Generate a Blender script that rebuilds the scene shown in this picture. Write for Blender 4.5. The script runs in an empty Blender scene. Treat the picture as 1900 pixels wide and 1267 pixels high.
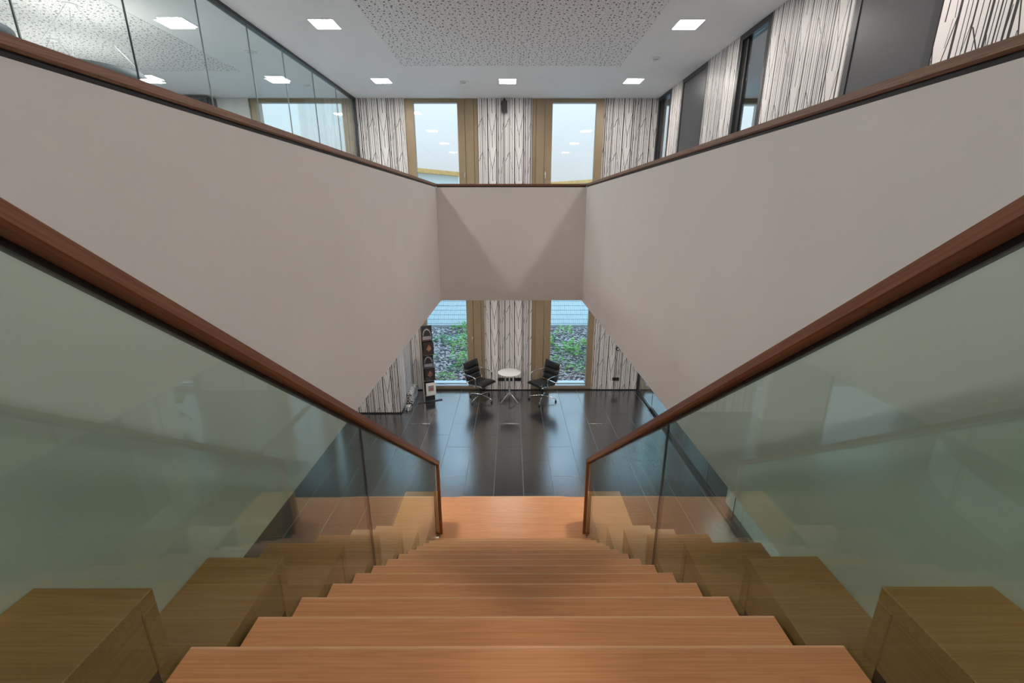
import bpy, bmesh, math, random
from mathutils import Vector, Matrix
random.seed(7)
R = math.radians
scene = bpy.context.scene
COL = scene.collection

# ------------------------------------------------------------------ camera
cam_d = bpy.data.cameras.new('camera')
cam_d.sensor_width = 36.0
cam_d.lens = 816.0 / 1900.0 * 36.0
cam_d.clip_start = 0.02
cam_d.clip_end = 500
cam = bpy.data.objects.new('camera', cam_d)
cam.location = (0, 0, 0)
cam.rotation_euler = (R(90 - 16.665), 0, R(-0.135))
COL.objects.link(cam)
scene.camera = cam

# ------------------------------------------------------------------ world, exposure
SKY_HORIZON = 0.70      # overcast sky: brightens from the milky horizon to the zenith, after the CIE overcast sky
world = bpy.data.worlds.new('overcast_sky')
scene.world = world
world.use_nodes = True
wn = world.node_tree
bg = wn.nodes['Background']
_tc = wn.nodes.new('ShaderNodeTexCoord')
_sp = wn.nodes.new('ShaderNodeSeparateXYZ')
_mx = wn.nodes.new('ShaderNodeMath'); _mx.operation = 'MAXIMUM'; _mx.inputs[1].default_value = 0.0
_ma = wn.nodes.new('ShaderNodeMath'); _ma.operation = 'MULTIPLY_ADD'
_ma.inputs[1].default_value = 2.9 * SKY_HORIZON; _ma.inputs[2].default_value = SKY_HORIZON
wn.links.new(_tc.outputs['Generated'], _sp.inputs[0])
wn.links.new(_sp.outputs['Z'], _mx.inputs[0])
wn.links.new(_mx.outputs[0], _ma.inputs[0])
wn.links.new(_ma.outputs[0], bg.inputs['Strength'])
_cr = wn.nodes.new('ShaderNodeValToRGB')       # milky horizon, bluer overhead
_cr.color_ramp.elements[0].color = (0.93, 1.0, 1.02, 1)
_cr.color_ramp.elements[1].color = (0.48, 0.90, 1.26, 1)
_cr.color_ramp.elements[1].position = 0.7
wn.links.new(_mx.outputs[0], _cr.inputs['Fac'])
wn.links.new(_cr.outputs[0], bg.inputs['Color'])
LAMP = 98.0
PENDANT = 4.5
vs = scene.view_settings
vs.view_transform = 'Standard'
vs.look = 'None'
vs.exposure = 0.0
vs.gamma = 1.0
vs.use_curve_mapping = False

# ------------------------------------------------------------------ dimensions (metres, eye at the origin)
YF = 10.678            # inner face of the window wall
ZC = 2.327             # upper ceiling
ZG = -4.524            # ground floor
ZU = -0.642            # upper floor
ZS = -1.305            # underside of the upper slab
XGL = -3.408           # upper glass partition
XWR = 3.215            # upper right wall
XPL, XPR, YP = -1.060, 1.073, 6.581   # faces of the void
ZPT = 0.306            # top of the white parapet
Y0, Z0, G, RI = 0.801, -1.0004, 0.2382, 0.17924
SL = RI / G
XC = 0.016
XLO, XHI = -9.6, 9.2
YB = -4.0

# ------------------------------------------------------------------ helpers
def tag(o, label=None, cat=None, group=None, kind=None):
    if label: o['label'] = label
    if cat: o['category'] = cat
    if group: o['group'] = group
    if kind: o['kind'] = kind
    return o

def empty(name, loc=(0, 0, 0), parent=None):
    o = bpy.data.objects.new(name, None)
    o.location = loc
    o.empty_display_size = 0.1
    COL.objects.link(o)
    if parent: o.parent = parent
    return o

class MB:
    """collects shapes given in world coordinates, builds ONE mesh object"""
    def __init__(s): s.bm = bmesh.new()
    def box(s, x0, x1, y0, y1, z0, z1, bev=0.0):
        t = bmesh.new()
        v = [t.verts.new((x, y, z)) for x in (x0, x1) for y in (y0, y1) for z in (z0, z1)]
        for f in ((0,1,3,2),(4,6,7,5),(0,4,5,1),(2,3,7,6),(0,2,6,4),(1,5,7,3)):
            t.faces.new([v[i] for i in f])
        bmesh.ops.recalc_face_normals(t, faces=t.faces)
        if bev > 0:
            bmesh.ops.bevel(t, geom=list(t.edges), offset=bev, segments=1, affect='EDGES')
        s._merge(t); return s
    def _merge(s, t):
        me = bpy.data.meshes.new('t'); t.to_mesh(me); t.free()
        s.bm.from_mesh(me); bpy.data.meshes.remove(me)
    def prism(s, pts, a0, a1, axis='x', bev=0.0):
        """polygon pts in the plane normal to axis, extruded a0..a1"""
        def P(p, a):
            if axis == 'x': return (a, p[0], p[1])
            if axis == 'y': return (p[0], a, p[1])
            return (p[0], p[1], a)
        t = bmesh.new()
        A = [t.verts.new(P(p, a0)) for p in pts]
        Bv = [t.verts.new(P(p, a1)) for p in pts]
        n = len(pts)
        t.faces.new(A); t.faces.new(Bv[::-1])
        for i in range(n):
            t.faces.new((A[i], Bv[i], Bv[(i+1) % n], A[(i+1) % n]))
        bmesh.ops.recalc_face_normals(t, faces=t.faces)
        if bev > 0:
            bmesh.ops.bevel(t, geom=list(t.edges), offset=bev, segments=1, affect='EDGES')
        s._merge(t); return s
    def tube(s, pts, r, n=10, closed=False):
        pts = [Vector(p) for p in pts]
        rs = r if isinstance(r, (list, tuple)) else [r] * len(pts)
        rings = []
        prev = None
        for i, p in enumerate(pts):
            if i == 0: d = pts[1] - p
            elif i == len(pts) - 1: d = p - pts[i-1]
            else: d = (pts[i+1] - p).normalized() + (p - pts[i-1]).normalized()
            d.normalize()
            if prev is None:
                up = Vector((0, 0, 1)) if abs(d.z) < 0.9 else Vector((1, 0, 0))
                a = d.cross(up).normalized()
            else:
                a = (prev - d * prev.dot(d)).normalized()
            prev = a
            b = d.cross(a)
            rings.append([s.bm.verts.new(p + (a * math.cos(2*math.pi*k/n) + b * math.sin(2*math.pi*k/n)) * rs[i]) for k in range(n)])
        fs = []
        for i in range(len(rings) - 1):
            for k in range(n):
                fs.append(s.bm.faces.new((rings[i][k], rings[i][(k+1) % n], rings[i+1][(k+1) % n], rings[i+1][k])))
        fs.append(s.bm.faces.new(rings[0][::-1])); fs.append(s.bm.faces.new(rings[-1]))
        for f in fs: f.smooth = True
        return s
    def lathe(s, prof, cx, cy, cz, n=28):
        """prof: list of (radius, z)"""
        rings = []
        for r_, z in prof:
            if r_ < 1e-5: rings.append([s.bm.verts.new((cx, cy, cz + z))])
            else: rings.append([s.bm.verts.new((cx + r_*math.cos(2*math.pi*k/n), cy + r_*math.sin(2*math.pi*k/n), cz + z)) for k in range(n)])
        for a, b in zip(rings[:-1], rings[1:]):
            if len(a) == 1 and len(b) == 1: continue
            for k in range(n):
                k2 = (k+1) % n
                if len(a) == 1: f = s.bm.faces.new((a[0], b[k], b[k2]))
                elif len(b) == 1: f = s.bm.faces.new((a[k], a[k2], b[0]))
                else: f = s.bm.faces.new((a[k], a[k2], b[k2], b[k]))
                f.smooth = True
        return s
    def build(s, name, mat, parent=None, kind=None, org=None):
        if org is None:
            org = parent.matrix_world.translation if False else (world_loc(parent) if parent else Vector((0, 0, 0)))
        bmesh.ops.recalc_face_normals(s.bm, faces=s.bm.faces)
        me = bpy.data.meshes.new(name)
        bmesh.ops.translate(s.bm, verts=s.bm.verts, vec=-Vector(org))
        s.bm.to_mesh(me); s.bm.free()
        me.materials.append(M[mat] if isinstance(mat, str) else mat)
        o = bpy.data.objects.new(name, me)
        COL.objects.link(o)
        if parent: o.parent = parent
        else: o.location = org
        if kind: o['kind'] = kind
        return o

def world_loc(o):
    v = Vector((0, 0, 0))
    while o:
        v += o.location; o = o.parent
    return v

def copy_tree(o, parent=None):
    c = o.copy(); COL.objects.link(c); c.parent = parent
    for ch in list(o.children): copy_tree(ch, c)
    return c

# ------------------------------------------------------------------ materials
M = {}
def new_mat(name):
    m = bpy.data.materials.new(name); m.use_nodes = True
    nt = m.node_tree
    return m, nt, nt.nodes['Principled BSDF']

def plain(name, col, rough=0.5, metal=0.0, spec=0.5, noise=0.0, nscale=6.0):
    m, nt, b = new_mat(name)
    b.inputs['Base Color'].default_value = (*col, 1)
    b.inputs['Roughness'].default_value = rough
    b.inputs['Metallic'].default_value = metal
    b.inputs['Specular IOR Level'].default_value = spec
    if noise > 0:
        tc = nt.nodes.new('ShaderNodeTexCoord')
        n = nt.nodes.new('ShaderNodeTexNoise'); n.inputs['Scale'].default_value = nscale; n.inputs['Detail'].default_value = 5
        nt.links.new(tc.outputs['Object'], n.inputs['Vector'])
        r_ = nt.nodes.new('ShaderNodeValToRGB')
        lo = tuple(c*(1-noise) for c in col); hi = tuple(min(1, c*(1+noise)) for c in col)
        r_.color_ramp.elements[0].color = (*lo, 1); r_.color_ramp.elements[1].color = (*hi, 1)
        r_.color_ramp.elements[0].position = 0.3; r_.color_ramp.elements[1].position = 0.7
        nt.links.new(n.outputs['Fac'], r_.inputs['Fac'])
        nt.links.new(r_.outputs['Color'], b.inputs['Base Color'])
    M[name] = m
    return m

def wood(name, dark, light, axis='x', rough=0.45, scale=1.0, rotx=0.0, vary=0.10):
    m, nt, b = new_mat(name)
    N = nt.nodes; L = nt.links
    tc = N.new('ShaderNodeTexCoord')
    mp = N.new('ShaderNodeMapping')
    s = {'x': (0.55, 16, 16), 'y': (16, 0.55, 16), 'z': (16, 16, 0.55)}[axis]
    mp.inputs['Scale'].default_value = tuple(v*scale for v in s)
    rt = N.new('ShaderNodeMapping'); rt.inputs['Rotation'].default_value = (rotx, 0, 0)
    L.new(tc.outputs['Object'], rt.inputs['Vector'])
    L.new(rt.outputs['Vector'], mp.inputs['Vector'])
    oi = N.new('ShaderNodeObjectInfo')
    ad = N.new('ShaderNodeVectorMath'); ad.operation = 'MULTIPLY_ADD'
    L.new(oi.outputs['Random'], ad.inputs[0]); ad.inputs[1].default_value = (7.3, 11.1, 5.7)
    L.new(mp.outputs['Vector'], ad.inputs[2])
    n1 = N.new('ShaderNodeTexNoise'); n1.inputs['Scale'].default_value = 1.3; n1.inputs['Detail'].default_value = 3
    n1.inputs['Distortion'].default_value = 0.9
    L.new(ad.outputs['Vector'], n1.inputs['Vector'])
    mp2 = N.new('ShaderNodeMapping'); s2 = {'x': (1.6, 14, 14), 'y': (14, 1.6, 14), 'z': (14, 14, 1.6)}[axis]
    mp2.inputs['Scale'].default_value = s2
    L.new(ad.outputs['Vector'], mp2.inputs['Vector'])
    n2 = N.new('ShaderNodeTexNoise'); n2.inputs['Scale'].default_value = 1.0; n2.inputs['Detail'].default_value = 4
    L.new(mp2.outputs['Vector'], n2.inputs['Vector'])
    # growth rings: banded noise
    ml = N.new('ShaderNodeMath'); ml.operation = 'MULTIPLY'; ml.inputs[1].default_value = 9.0
    L.new(n1.outputs['Fac'], ml.inputs[0])
    fr = N.new('ShaderNodeMath'); fr.operation = 'PINGPONG'; fr.inputs[1].default_value = 0.5
    L.new(ml.outputs[0], fr.inputs[0])
    mix = N.new('ShaderNodeMath'); mix.operation = 'MULTIPLY_ADD'; mix.inputs[1].default_value = 0.62
    L.new(fr.outputs[0], mix.inputs[0])
    sc = N.new('ShaderNodeMath'); sc.operation = 'MULTIPLY'; sc.inputs[1].default_value = 0.85
    L.new(n2.outputs['Fac'], sc.inputs[0]); L.new(sc.outputs[0], mix.inputs[2])
    rp = N.new('ShaderNodeValToRGB')
    rp.color_ramp.elements[0].position = 0.25; rp.color_ramp.elements[1].position = 0.85
    rp.color_ramp.elements[0].color = (*dark, 1); rp.color_ramp.elements[1].color = (*light, 1)
    L.new(mix.outputs[0], rp.inputs['Fac'])
    hv = N.new('ShaderNodeHueSaturation')
    vr_ = N.new('ShaderNodeMapRange'); vr_.inputs['To Min'].default_value = 1 - vary; vr_.inputs['To Max'].default_value = 1 + vary
    L.new(oi.outputs['Random'], vr_.inputs['Value']); L.new(vr_.outputs[0], hv.inputs['Value'])
    L.new(rp.outputs['Color'], hv.inputs['Color'])
    L.new(hv.outputs['Color'], b.inputs['Base Color'])
    b.inputs['Roughness'].default_value = rough
    b.inputs['Specular IOR Level'].default_value = 0.4
    bp = N.new('ShaderNodeBump'); bp.inputs['Strength'].default_value = 0.12; bp.inputs['Distance'].default_value = 0.002
    L.new(n2.outputs['Fac'], bp.inputs['Height']); L.new(bp.outputs['Normal'], b.inputs['Normal'])
    M[name] = m
    return m

def glass(name, tint, base=0.04, rough=0.0):
    m = bpy.data.materials.new(name); m.use_nodes = True
    nt = m.node_tree; N = nt.nodes; L = nt.links
    for n in list(N): N.remove(n)
    out = N.new('ShaderNodeOutputMaterial')
    tr = N.new('ShaderNodeBsdfTransparent'); tr.inputs['Color'].default_value = (*tint, 1)
    gl = N.new('ShaderNodeBsdfGlossy'); gl.inputs['Roughness'].default_value = rough
    gl.inputs['Color'].default_value = (1, 1, 1, 1)
    lw = N.new('ShaderNodeLayerWeight'); lw.inputs['Blend'].default_value = 0.5
    pw = N.new('ShaderNodeMath'); pw.operation = 'POWER'; pw.inputs[1].default_value = 5.0
    L.new(lw.outputs['Facing'], pw.inputs[0])
    ma = N.new('ShaderNodeMath'); ma.operation = 'MULTIPLY_ADD'
    ma.inputs[1].default_value = 1 - base; ma.inputs[2].default_value = base
    L.new(pw.outputs[0], ma.inputs[0])
    mx = N.new('ShaderNodeMixShader')
    L.new(ma.outputs[0], mx.inputs['Fac']); L.new(tr.outputs[0], mx.inputs[1]); L.new(gl.outputs[0], mx.inputs[2])
    L.new(mx.outputs[0], out.inputs['Surface'])
    M[name] = m
    return m

def emit(name, col, strength):
    m = bpy.data.materials.new(name); m.use_nodes = True
    nt = m.node_tree
    for n in list(nt.nodes): nt.nodes.remove(n)
    out = nt.nodes.new('ShaderNodeOutputMaterial'); e = nt.nodes.new('ShaderNodeEmission')
    e.inputs['Color'].default_value = (*col, 1); e.inputs['Strength'].default_value = strength
    nt.links.new(e.outputs[0], out.inputs['Surface'])
    M[name] = m
    return m

def wallpaper(name, axis):
    """white paper printed with black upright trunks and thin slanting branches"""
    m, nt, b = new_mat(name)
    N = nt.nodes; L = nt.links
    geo = N.new('ShaderNodeNewGeometry')
    sp = N.new('ShaderNodeSeparateXYZ'); L.new(geo.outputs['Position'], sp.inputs[0])
    def math_(op, a, b_=None, c=None):
        n = N.new('ShaderNodeMath'); n.operation = op
        for i, v in enumerate((a, b_, c)):
            if v is None: continue
            if isinstance(v, (int, float)): n.inputs[i].default_value = v
            else: L.new(v, n.inputs[i])
        return n.outputs[0]
    h = sp.outputs['X' if axis == 'x' else 'Y']
    PU, PV = 0.60, 0.70
    nz = N.new('ShaderNodeTexNoise'); nz.inputs['Scale'].default_value = 1.1; nz.inputs['Detail'].default_value = 0
    L.new(geo.outputs['Position'], nz.inputs['Vector'])
    wob = math_('MULTIPLY_ADD', nz.outputs['Fac'], 0.006, -0.003)
    u = math_('FRACT', math_('ADD', math_('ADD', math_('DIVIDE', h, PU), 40.23), wob))
    v = math_('FRACT', math_('ADD', math_('DIVIDE', sp.outputs['Z'], PV), 40.1))
    lines = [(.015,.016),(.09,.010),(.165,.022),(.225,.012),(.285,.014),(.37,.036),(.70,.036),(.762,.028),(.825,.012),(.865,.020),(.915,.012),(.968,.030)]
    rp = N.new('ShaderNodeValToRGB'); cr = rp.color_ramp; cr.interpolation = 'CONSTANT'
    cr.elements[0].position = 0.0; cr.elements[0].color = (0, 0, 0, 1)
    cr.elements.remove(cr.elements[1])
    for c, w in lines:
        e = cr.elements.new(c - w/2); e.color = (1, 1, 1, 1)
        e = cr.elements.new(c + w/2); e.color = (0, 0, 0, 1)
    L.new(u, rp.inputs['Fac'])
    acc = rp.outputs['Color']
    segs = [(.385,1,.535,.35,.010),(.69,1,.535,.35,.011),(.535,.36,.545,0,.012),(.03,.60,.15,.84,.012),(.47,.55,.42,0,.006),
            (.62,.66,.655,0,.007),(.86,.15,.955,.72,.007),(.165,.95,.30,.25,.006),(.44,1,.47,.74,.005),(.74,.9,.79,.2,.006)]
    for u0, v0, u1, v1, w in segs:
        k = (u1 - u0) / (v1 - v0)
        tgt = math_('MULTIPLY_ADD', v, k, u0 - k*v0)
        a = math_('COMPARE', u, tgt, w*0.75)
        c = math_('COMPARE', v, (v0+v1)/2, abs(v1-v0)/2)
        acc = math_('MAXIMUM', acc, math_('MULTIPLY', a, c))
    mx = N.new('ShaderNodeMixRGB')
    L.new(acc, mx.inputs['Fac'])
    mx.inputs['Color1'].default_value = (0.73, 0.70, 0.68, 1)
    mx.inputs['Color2'].default_value = (0.018, 0.016, 0.016, 1)
    L.new(mx.outputs[0], b.inputs['Base Color'])
    b.inputs['Roughness'].default_value = 0.45
    M[name] = m
    return m

def perforated(name):
    m, nt, b = new_mat(name)
    N = nt.nodes; L = nt.links
    geo = N.new('ShaderNodeNewGeometry')
    fac = None
    for scale, thr in ((11.0, 0.135), (22.0, 0.135)):
        vo = N.new('ShaderNodeTexVoronoi'); vo.voronoi_dimensions = '2D'; vo.inputs['Scale'].default_value = scale
        vo.inputs['Randomness'].default_value = 0.75
        L.new(geo.outputs['Position'], vo.inputs['Vector'])
        lt = N.new('ShaderNodeMath'); lt.operation = 'LESS_THAN'; lt.inputs[1].default_value = thr
        L.new(vo.outputs['Distance'], lt.inputs[0])
        if fac is None: fac = lt.outputs[0]
        else:
            mm = N.new('ShaderNodeMath'); mm.operation = 'MAXIMUM'
            L.new(fac, mm.inputs[0]); L.new(lt.outputs[0], mm.inputs[1]); fac = mm.outputs[0]
    mx = N.new('ShaderNodeMixRGB'); L.new(fac, mx.inputs['Fac'])
    mx.inputs['Color1'].default_value = (0.76, 0.75, 0.75, 1); mx.inputs['Color2'].default_value = (0.05, 0.05, 0.055, 1)
    L.new(mx.outputs[0], b.inputs['Base Color'])
    b.inputs['Roughness'].default_value = 0.8
    M[name] = m

def slate(name, grid=False):
    m, nt, b = new_mat(name)
    N = nt.nodes; L = nt.links
    geo = N.new('ShaderNodeNewGeometry')
    oi = N.new('ShaderNodeObjectInfo')
    n = N.new('ShaderNodeTexNoise'); n.inputs['Scale'].default_value = 3.0; n.inputs['Detail'].default_value = 6; n.inputs['Roughness'].default_value = 0.65
    mp = N.new('ShaderNodeMapping'); mp.inputs['Scale'].default_value = (1.0, 3.0, 1.0)
    L.new(geo.outputs['Position'], mp.inputs['Vector']); L.new(mp.outputs[0], n.inputs['Vector'])
    rp = N.new('ShaderNodeValToRGB')
    rp.color_ramp.elements[0].color = (0.013, 0.013, 0.015, 1); rp.color_ramp.elements[1].color = (0.021, 0.020, 0.022, 1)
    rp.color_ramp.elements[0].position = 0.35; rp.color_ramp.elements[1].position = 0.7
    L.new(n.outputs['Fac'], rp.inputs['Fac'])
    L.new(rp.outputs['Color'], b.inputs['Base Color'])
    rr = N.new('ShaderNodeMapRange'); rr.inputs['To Min'].default_value = 0.19; rr.inputs['To Max'].default_value = 0.24
    L.new(n.outputs['Fac'], rr.inputs['Value']); L.new(rr.outputs[0], b.inputs['Roughness'])
    b.inputs['IOR'].default_value = 2.05
    b.inputs['Coat Weight'].default_value = 1.0; b.inputs['Coat IOR'].default_value = 1.75; b.inputs['Coat Roughness'].default_value = 0.19
    bp = N.new('ShaderNodeBump'); bp.inputs['Strength'].default_value = 0.02; bp.inputs['Distance'].default_value = 0.006
    L.new(n.outputs['Fac'], bp.inputs['Height']); L.new(bp.outputs['Normal'], b.inputs['Normal'])
    M[name] = m

def mosaic(name):
    m, nt, b = new_mat(name)
    N = nt.nodes; L = nt.links
    tc = N.new('ShaderNodeTexCoord')
    vo = N.new('ShaderNodeTexVoronoi'); vo.feature = 'DISTANCE_TO_EDGE'; vo.inputs['Scale'].default_value = 24
    L.new(tc.outputs['Object'], vo.inputs['Vector'])
    gt = N.new('ShaderNodeMath'); gt.operation = 'GREATER_THAN'; gt.inputs[1].default_value = 0.13
    L.new(vo.outputs['Distance'], gt.inputs[0])
    mx = N.new('ShaderNodeMixRGB'); L.new(gt.outputs[0], mx.inputs['Fac'])
    mx.inputs['Color1'].default_value = (0.02, 0.02, 0.022, 1); mx.inputs['Color2'].default_value = (0.75, 0.75, 0.73, 1)
    L.new(mx.outputs[0], b.inputs['Base Color'])
    M[name] = m

plain('white_plaster', (0.78, 0.755, 0.735), 0.75, noise=0.02, nscale=2)
plain('ceiling_paint', (0.78, 0.78, 0.785), 0.85, noise=0.015, nscale=2)
plain('room_white', (0.72, 0.72, 0.71), 0.8)
plain('anthracite', (0.024, 0.025, 0.029), 0.38)
plain('door_grey', (0.040, 0.041, 0.046), 0.40)
plain('black_matt', (0.008, 0.008, 0.009), 0.6)
plain('black_metal', (0.018, 0.018, 0.02), 0.4)
plain('bronze_frame', (0.30, 0.225, 0.14), 0.42, metal=0.15, noise=0.04)
plain('alu', (0.72, 0.73, 0.74), 0.28, metal=1.0)
plain('chrome', (0.80, 0.80, 0.81), 0.16, metal=1.0)
plain('leather', (0.012, 0.012, 0.013), 0.36, noise=0.15, nscale=60)
plain('table_white', (0.80, 0.79, 0.76), 0.35)
plain('lamp_frame', (0.85, 0.85, 0.85), 0.5)
plain('detector', (0.80, 0.80, 0.80), 0.5)
plain('upper_floor', (0.42, 0.43, 0.45), 0.5)
plain('pendant_felt', (0.10, 0.115, 0.125), 0.8)
plain('steel_light', (0.6, 0.62, 0.64), 0.4, metal=0.8)
plain('counter_white', (0.70, 0.73, 0.72), 0.35)
plain('seam_grey', (0.22, 0.25, 0.26), 0.5)
plain('dark_track', (0.015, 0.016, 0.018), 0.35)
wood('oak_tread', (0.52, 0.225, 0.085), (0.68, 0.325, 0.145), 'x', rough=0.36)
wood('oak_box', (0.37, 0.16, 0.045), (0.49, 0.245, 0.085), 'x')
wood('oak_box_side', (0.35, 0.155, 0.045), (0.46, 0.23, 0.08), 'y')
wood('oak_rail', (0.175, 0.066, 0.031), (0.28, 0.116, 0.06), 'y', rough=0.38, rotx=math.atan(0.7525), vary=0.02)
wood('oak_edge_highlight', (0.66, 0.36, 0.18), (0.80, 0.48, 0.27), 'x', rough=0.32, vary=0.02)  # lighter oak, paints the edge highlight of the steps
wood('oak_post', (0.26, 0.10, 0.035), (0.38, 0.17, 0.065), 'z', rough=0.4)
wood('oak_cap', (0.14, 0.065, 0.035), (0.30, 0.155, 0.09), 'y', rough=0.42, scale=1.6)
wood('oak_cap_cross', (0.14, 0.065, 0.035), (0.30, 0.155, 0.09), 'x', rough=0.42, scale=1.6)
glass('stair_glass', (0.805, 0.905, 0.86), base=0.065)
glass('window_glass', (0.975, 0.985, 0.985))
glass('partition_glass', (0.90, 0.955, 0.955))
emit('lamp_glow', (1.0, 0.935, 0.875), LAMP)
emit('pendant_glow', (1.0, 0.93, 0.86), PENDANT)
wallpaper('stripes_x', 'x')
wallpaper('stripes_y', 'y')
perforated('perforated_board')
slate('slate')
plain('joint', (0.26, 0.27, 0.28), 0.8)
mosaic('mosaic')
plain('cover_dark', (0.018, 0.018, 0.021), 0.3); plain('cover_brown', (0.030, 0.024, 0.022), 0.3); plain('cover_pale', (0.74, 0.71, 0.67), 0.35)
plain('print_grey', (0.22, 0.22, 0.24), 0.4, noise=0.3, nscale=30); plain('print_rust', (0.22, 0.11, 0.08), 0.4, noise=0.4, nscale=25); plain('print_red', (0.42, 0.09, 0.09), 0.4)

# ------------------------------------------------------------------ room shell
def struct(name, mb, mat, parent=None): return mb.build(name, mat, parent, None if parent else 'structure')

# ground floor: base slab + single tiles where the photo shows them
floor = struct('floor', MB().box(XLO, XHI, YB, YF + 0.02, ZG - 0.3, ZG - 0.004), 'joint')
TW, TL = 0.5, 1.0
tile_mesh = None
tx0, ty_end = -4.29, YF
ncol = 16
def tile_obj(x0, x1, y0, y1):
    g = 0.0028
    return MB().box(x0 + g, x1 - g, y0 + g, y1 - g, ZG - 0.02, ZG, bev=0.0012).build('floor_tile', 'slate', floor)
for c in range(ncol):
    x0 = tx0 + c * TW
    off = 0.39 if c % 2 else 0.89
    y = ty_end
    first = True
    while y > 3.0:
        yl = (ty_end - off) if first else y - TL
        first = False
        tile_obj(x0, x0 + TW, max(yl, 3.0), y)
        y = yl
# rest of the ground floor, joints too far off the picture to count
rest = MB()
for (xa, xb, ya, yb) in ((XLO, tx0, YB, YF), (tx0 + ncol*TW, XHI, YB, YF), (tx0, tx0 + ncol*TW, YB, 3.0)):
    x = xa
    while x < xb - 0.01:
        x2 = min(x + TW, xb); y = ya
        while y < yb - 0.01:
            y2 = min(y + TL, yb)
            rest.box(x + .002, x2 - .002, y + .002, y2 - .002, ZG - 0.02, ZG)
            y = y2
        x = x2
rest.build('floor_tiles_beyond', 'slate', floor, 'stuff')

# upper slab around the void (underside is the ground-floor ceiling)
struct('floor_upper', MB().box(XLO, XPL - 0.15, YB, YF, ZS, ZU).box(XPR + 0.15, XHI, YB, YF, ZS, ZU)
       .box(XPL - 0.15, XPR + 0.15, YP + 0.15, YF, ZS, ZU).box(XPL - 0.15, XPR + 0.15, YB, 0.28, ZS, ZU), 'upper_floor')
struct('ceiling_lower', MB().box(XLO, XPL - 0.15, YB, YF, ZS - 0.012, ZS - 0.001).box(XPR + 0.15, XHI, YB, YF, ZS - 0.012, ZS - 0.001)
       .box(XPL - 0.15, XPR + 0.15, YP + 0.15, YF, ZS - 0.012, ZS - 0.001), 'ceiling_paint')
# parapets of the void
wl_ = struct('wall_parapet_left', MB().box(XPL - 0.15, XPL, 0.28, YP + 0.15, ZS - 0.012, ZPT), 'white_plaster')
wr_ = struct('wall_parapet_right', MB().box(XPR, XPR + 0.15, 0.28, YP + 0.15, ZS - 0.012, ZPT), 'white_plaster')
wb_ = struct('wall_parapet_back', MB().box(XPL, XPR, YP, YP + 0.15, ZS - 0.012, ZPT), 'white_plaster')
# timber cappings with a dark shadow gap
t1 = struct('trim_1', MB().prism([(XPL - 0.17, ZPT + 0.016), (XPL + 0.004, ZPT + 0.016), (XPL + 0.012, ZPT + 0.022), (XPL + 0.012, ZPT + 0.045), (XPL - 0.17, ZPT + 0.045)], 0.28, YP + 0.17, 'y'), 'oak_cap')
tag(t1, 'brown timber capping along the left gallery parapet')
struct('shadow_gap', MB().box(XPL - 0.14, XPL - 0.003, 0.28, YP, ZPT, ZPT + 0.016), 'black_matt', t1)
t2 = struct('trim_2', MB().prism([(XPR + 0.17, ZPT + 0.016), (XPR - 0.004, ZPT + 0.016), (XPR - 0.012, ZPT + 0.022), (XPR - 0.012, ZPT + 0.045), (XPR + 0.17, ZPT + 0.045)], 0.28, YP + 0.17, 'y'), 'oak_cap')
tag(t2, 'brown timber capping along the right gallery parapet')
struct('shadow_gap', MB().box(XPR + 0.003, XPR + 0.14, 0.28, YP, ZPT, ZPT + 0.016), 'black_matt', t2)
t3 = struct('trim_3', MB().box(XPL + 0.012, XPR - 0.012, YP - 0.012, YP + 0.17, ZPT + 0.016, ZPT + 0.045, bev=0.003), 'oak_cap_cross')
tag(t3, 'brown timber capping along the far gallery parapet')
struct('shadow_gap', MB().box(XPL + 0.012, XPR - 0.012, YP + 0.003, YP + 0.14, ZPT, ZPT + 0.016), 'black_matt', t3)

# upper ceiling and acoustic fields
ceil_ = struct('ceiling', MB().box(XLO, XHI, YB, YF + 0.4, ZC, ZC + 0.3), 'ceiling_paint')
struct('acoustic_panel', MB().box(-1.84, 1.85, -2.5, 8.44, ZC - 0.004, ZC + 0.001), 'perforated_board', ceil_)
struct('acoustic_panel', MB().box(-7.6, -4.72, 0.5, 8.75, ZC - 0.004, ZC + 0.001), 'perforated_board', ceil_)

# outer shell walls
YO = YF + 0.36
ZB = ZG - 0.3
struct('wall_left', MB().box(XLO - 0.3, XLO, YB, YF, ZB, ZC + 0.3), 'room_white')
struct('wall_right', MB().box(XHI, XHI + 0.3, YB, YO, ZB, ZC + 0.3), 'room_white')
struct('wall_front', MB().box(XLO - 0.3, XHI + 0.3, YB - 0.3, YB, ZB, ZC + 0.3), 'room_white')

# window wall, upper storey: (x0, x1) striped piers
WB = MB()
for a, b in ((-3.40, -2.335), (-0.735, 0.471), (2.06, 3.215)):
    WB.box(a, b, YF, YO, ZU - 0.6, ZC)
for a, b in ((-2.54, -2.335), (-0.66, 0.517), (2.10, 3.285)):
    WB.box(a, b, YF, YO, ZB, ZS)
struct('wall_back', WB, 'stripes_x')
# white piers of the side rooms
WP = MB()
for a, b, z0, z1 in ((XLO, -5.72, ZU - 0.6, ZC), (3.215, 3.37, ZU-0.6, ZC), (5.6, XHI, ZU - 0.6, ZC), (4.85, 6.55, ZB, ZS), (8.2, XHI, ZB, ZS),
                     (XLO, XLO + 0.6, ZB, ZS)):
    WP.box(a, b, YF, YO, z0, z1)
struct('wall_back_rooms', WP, 'room_white')
# slab edge strip between the storeys
struct('wall_back_spandrel', MB().box(XLO, XHI, YF + 0.06, YO, ZS, ZU - 0.02), 'bronze_frame')

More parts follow.
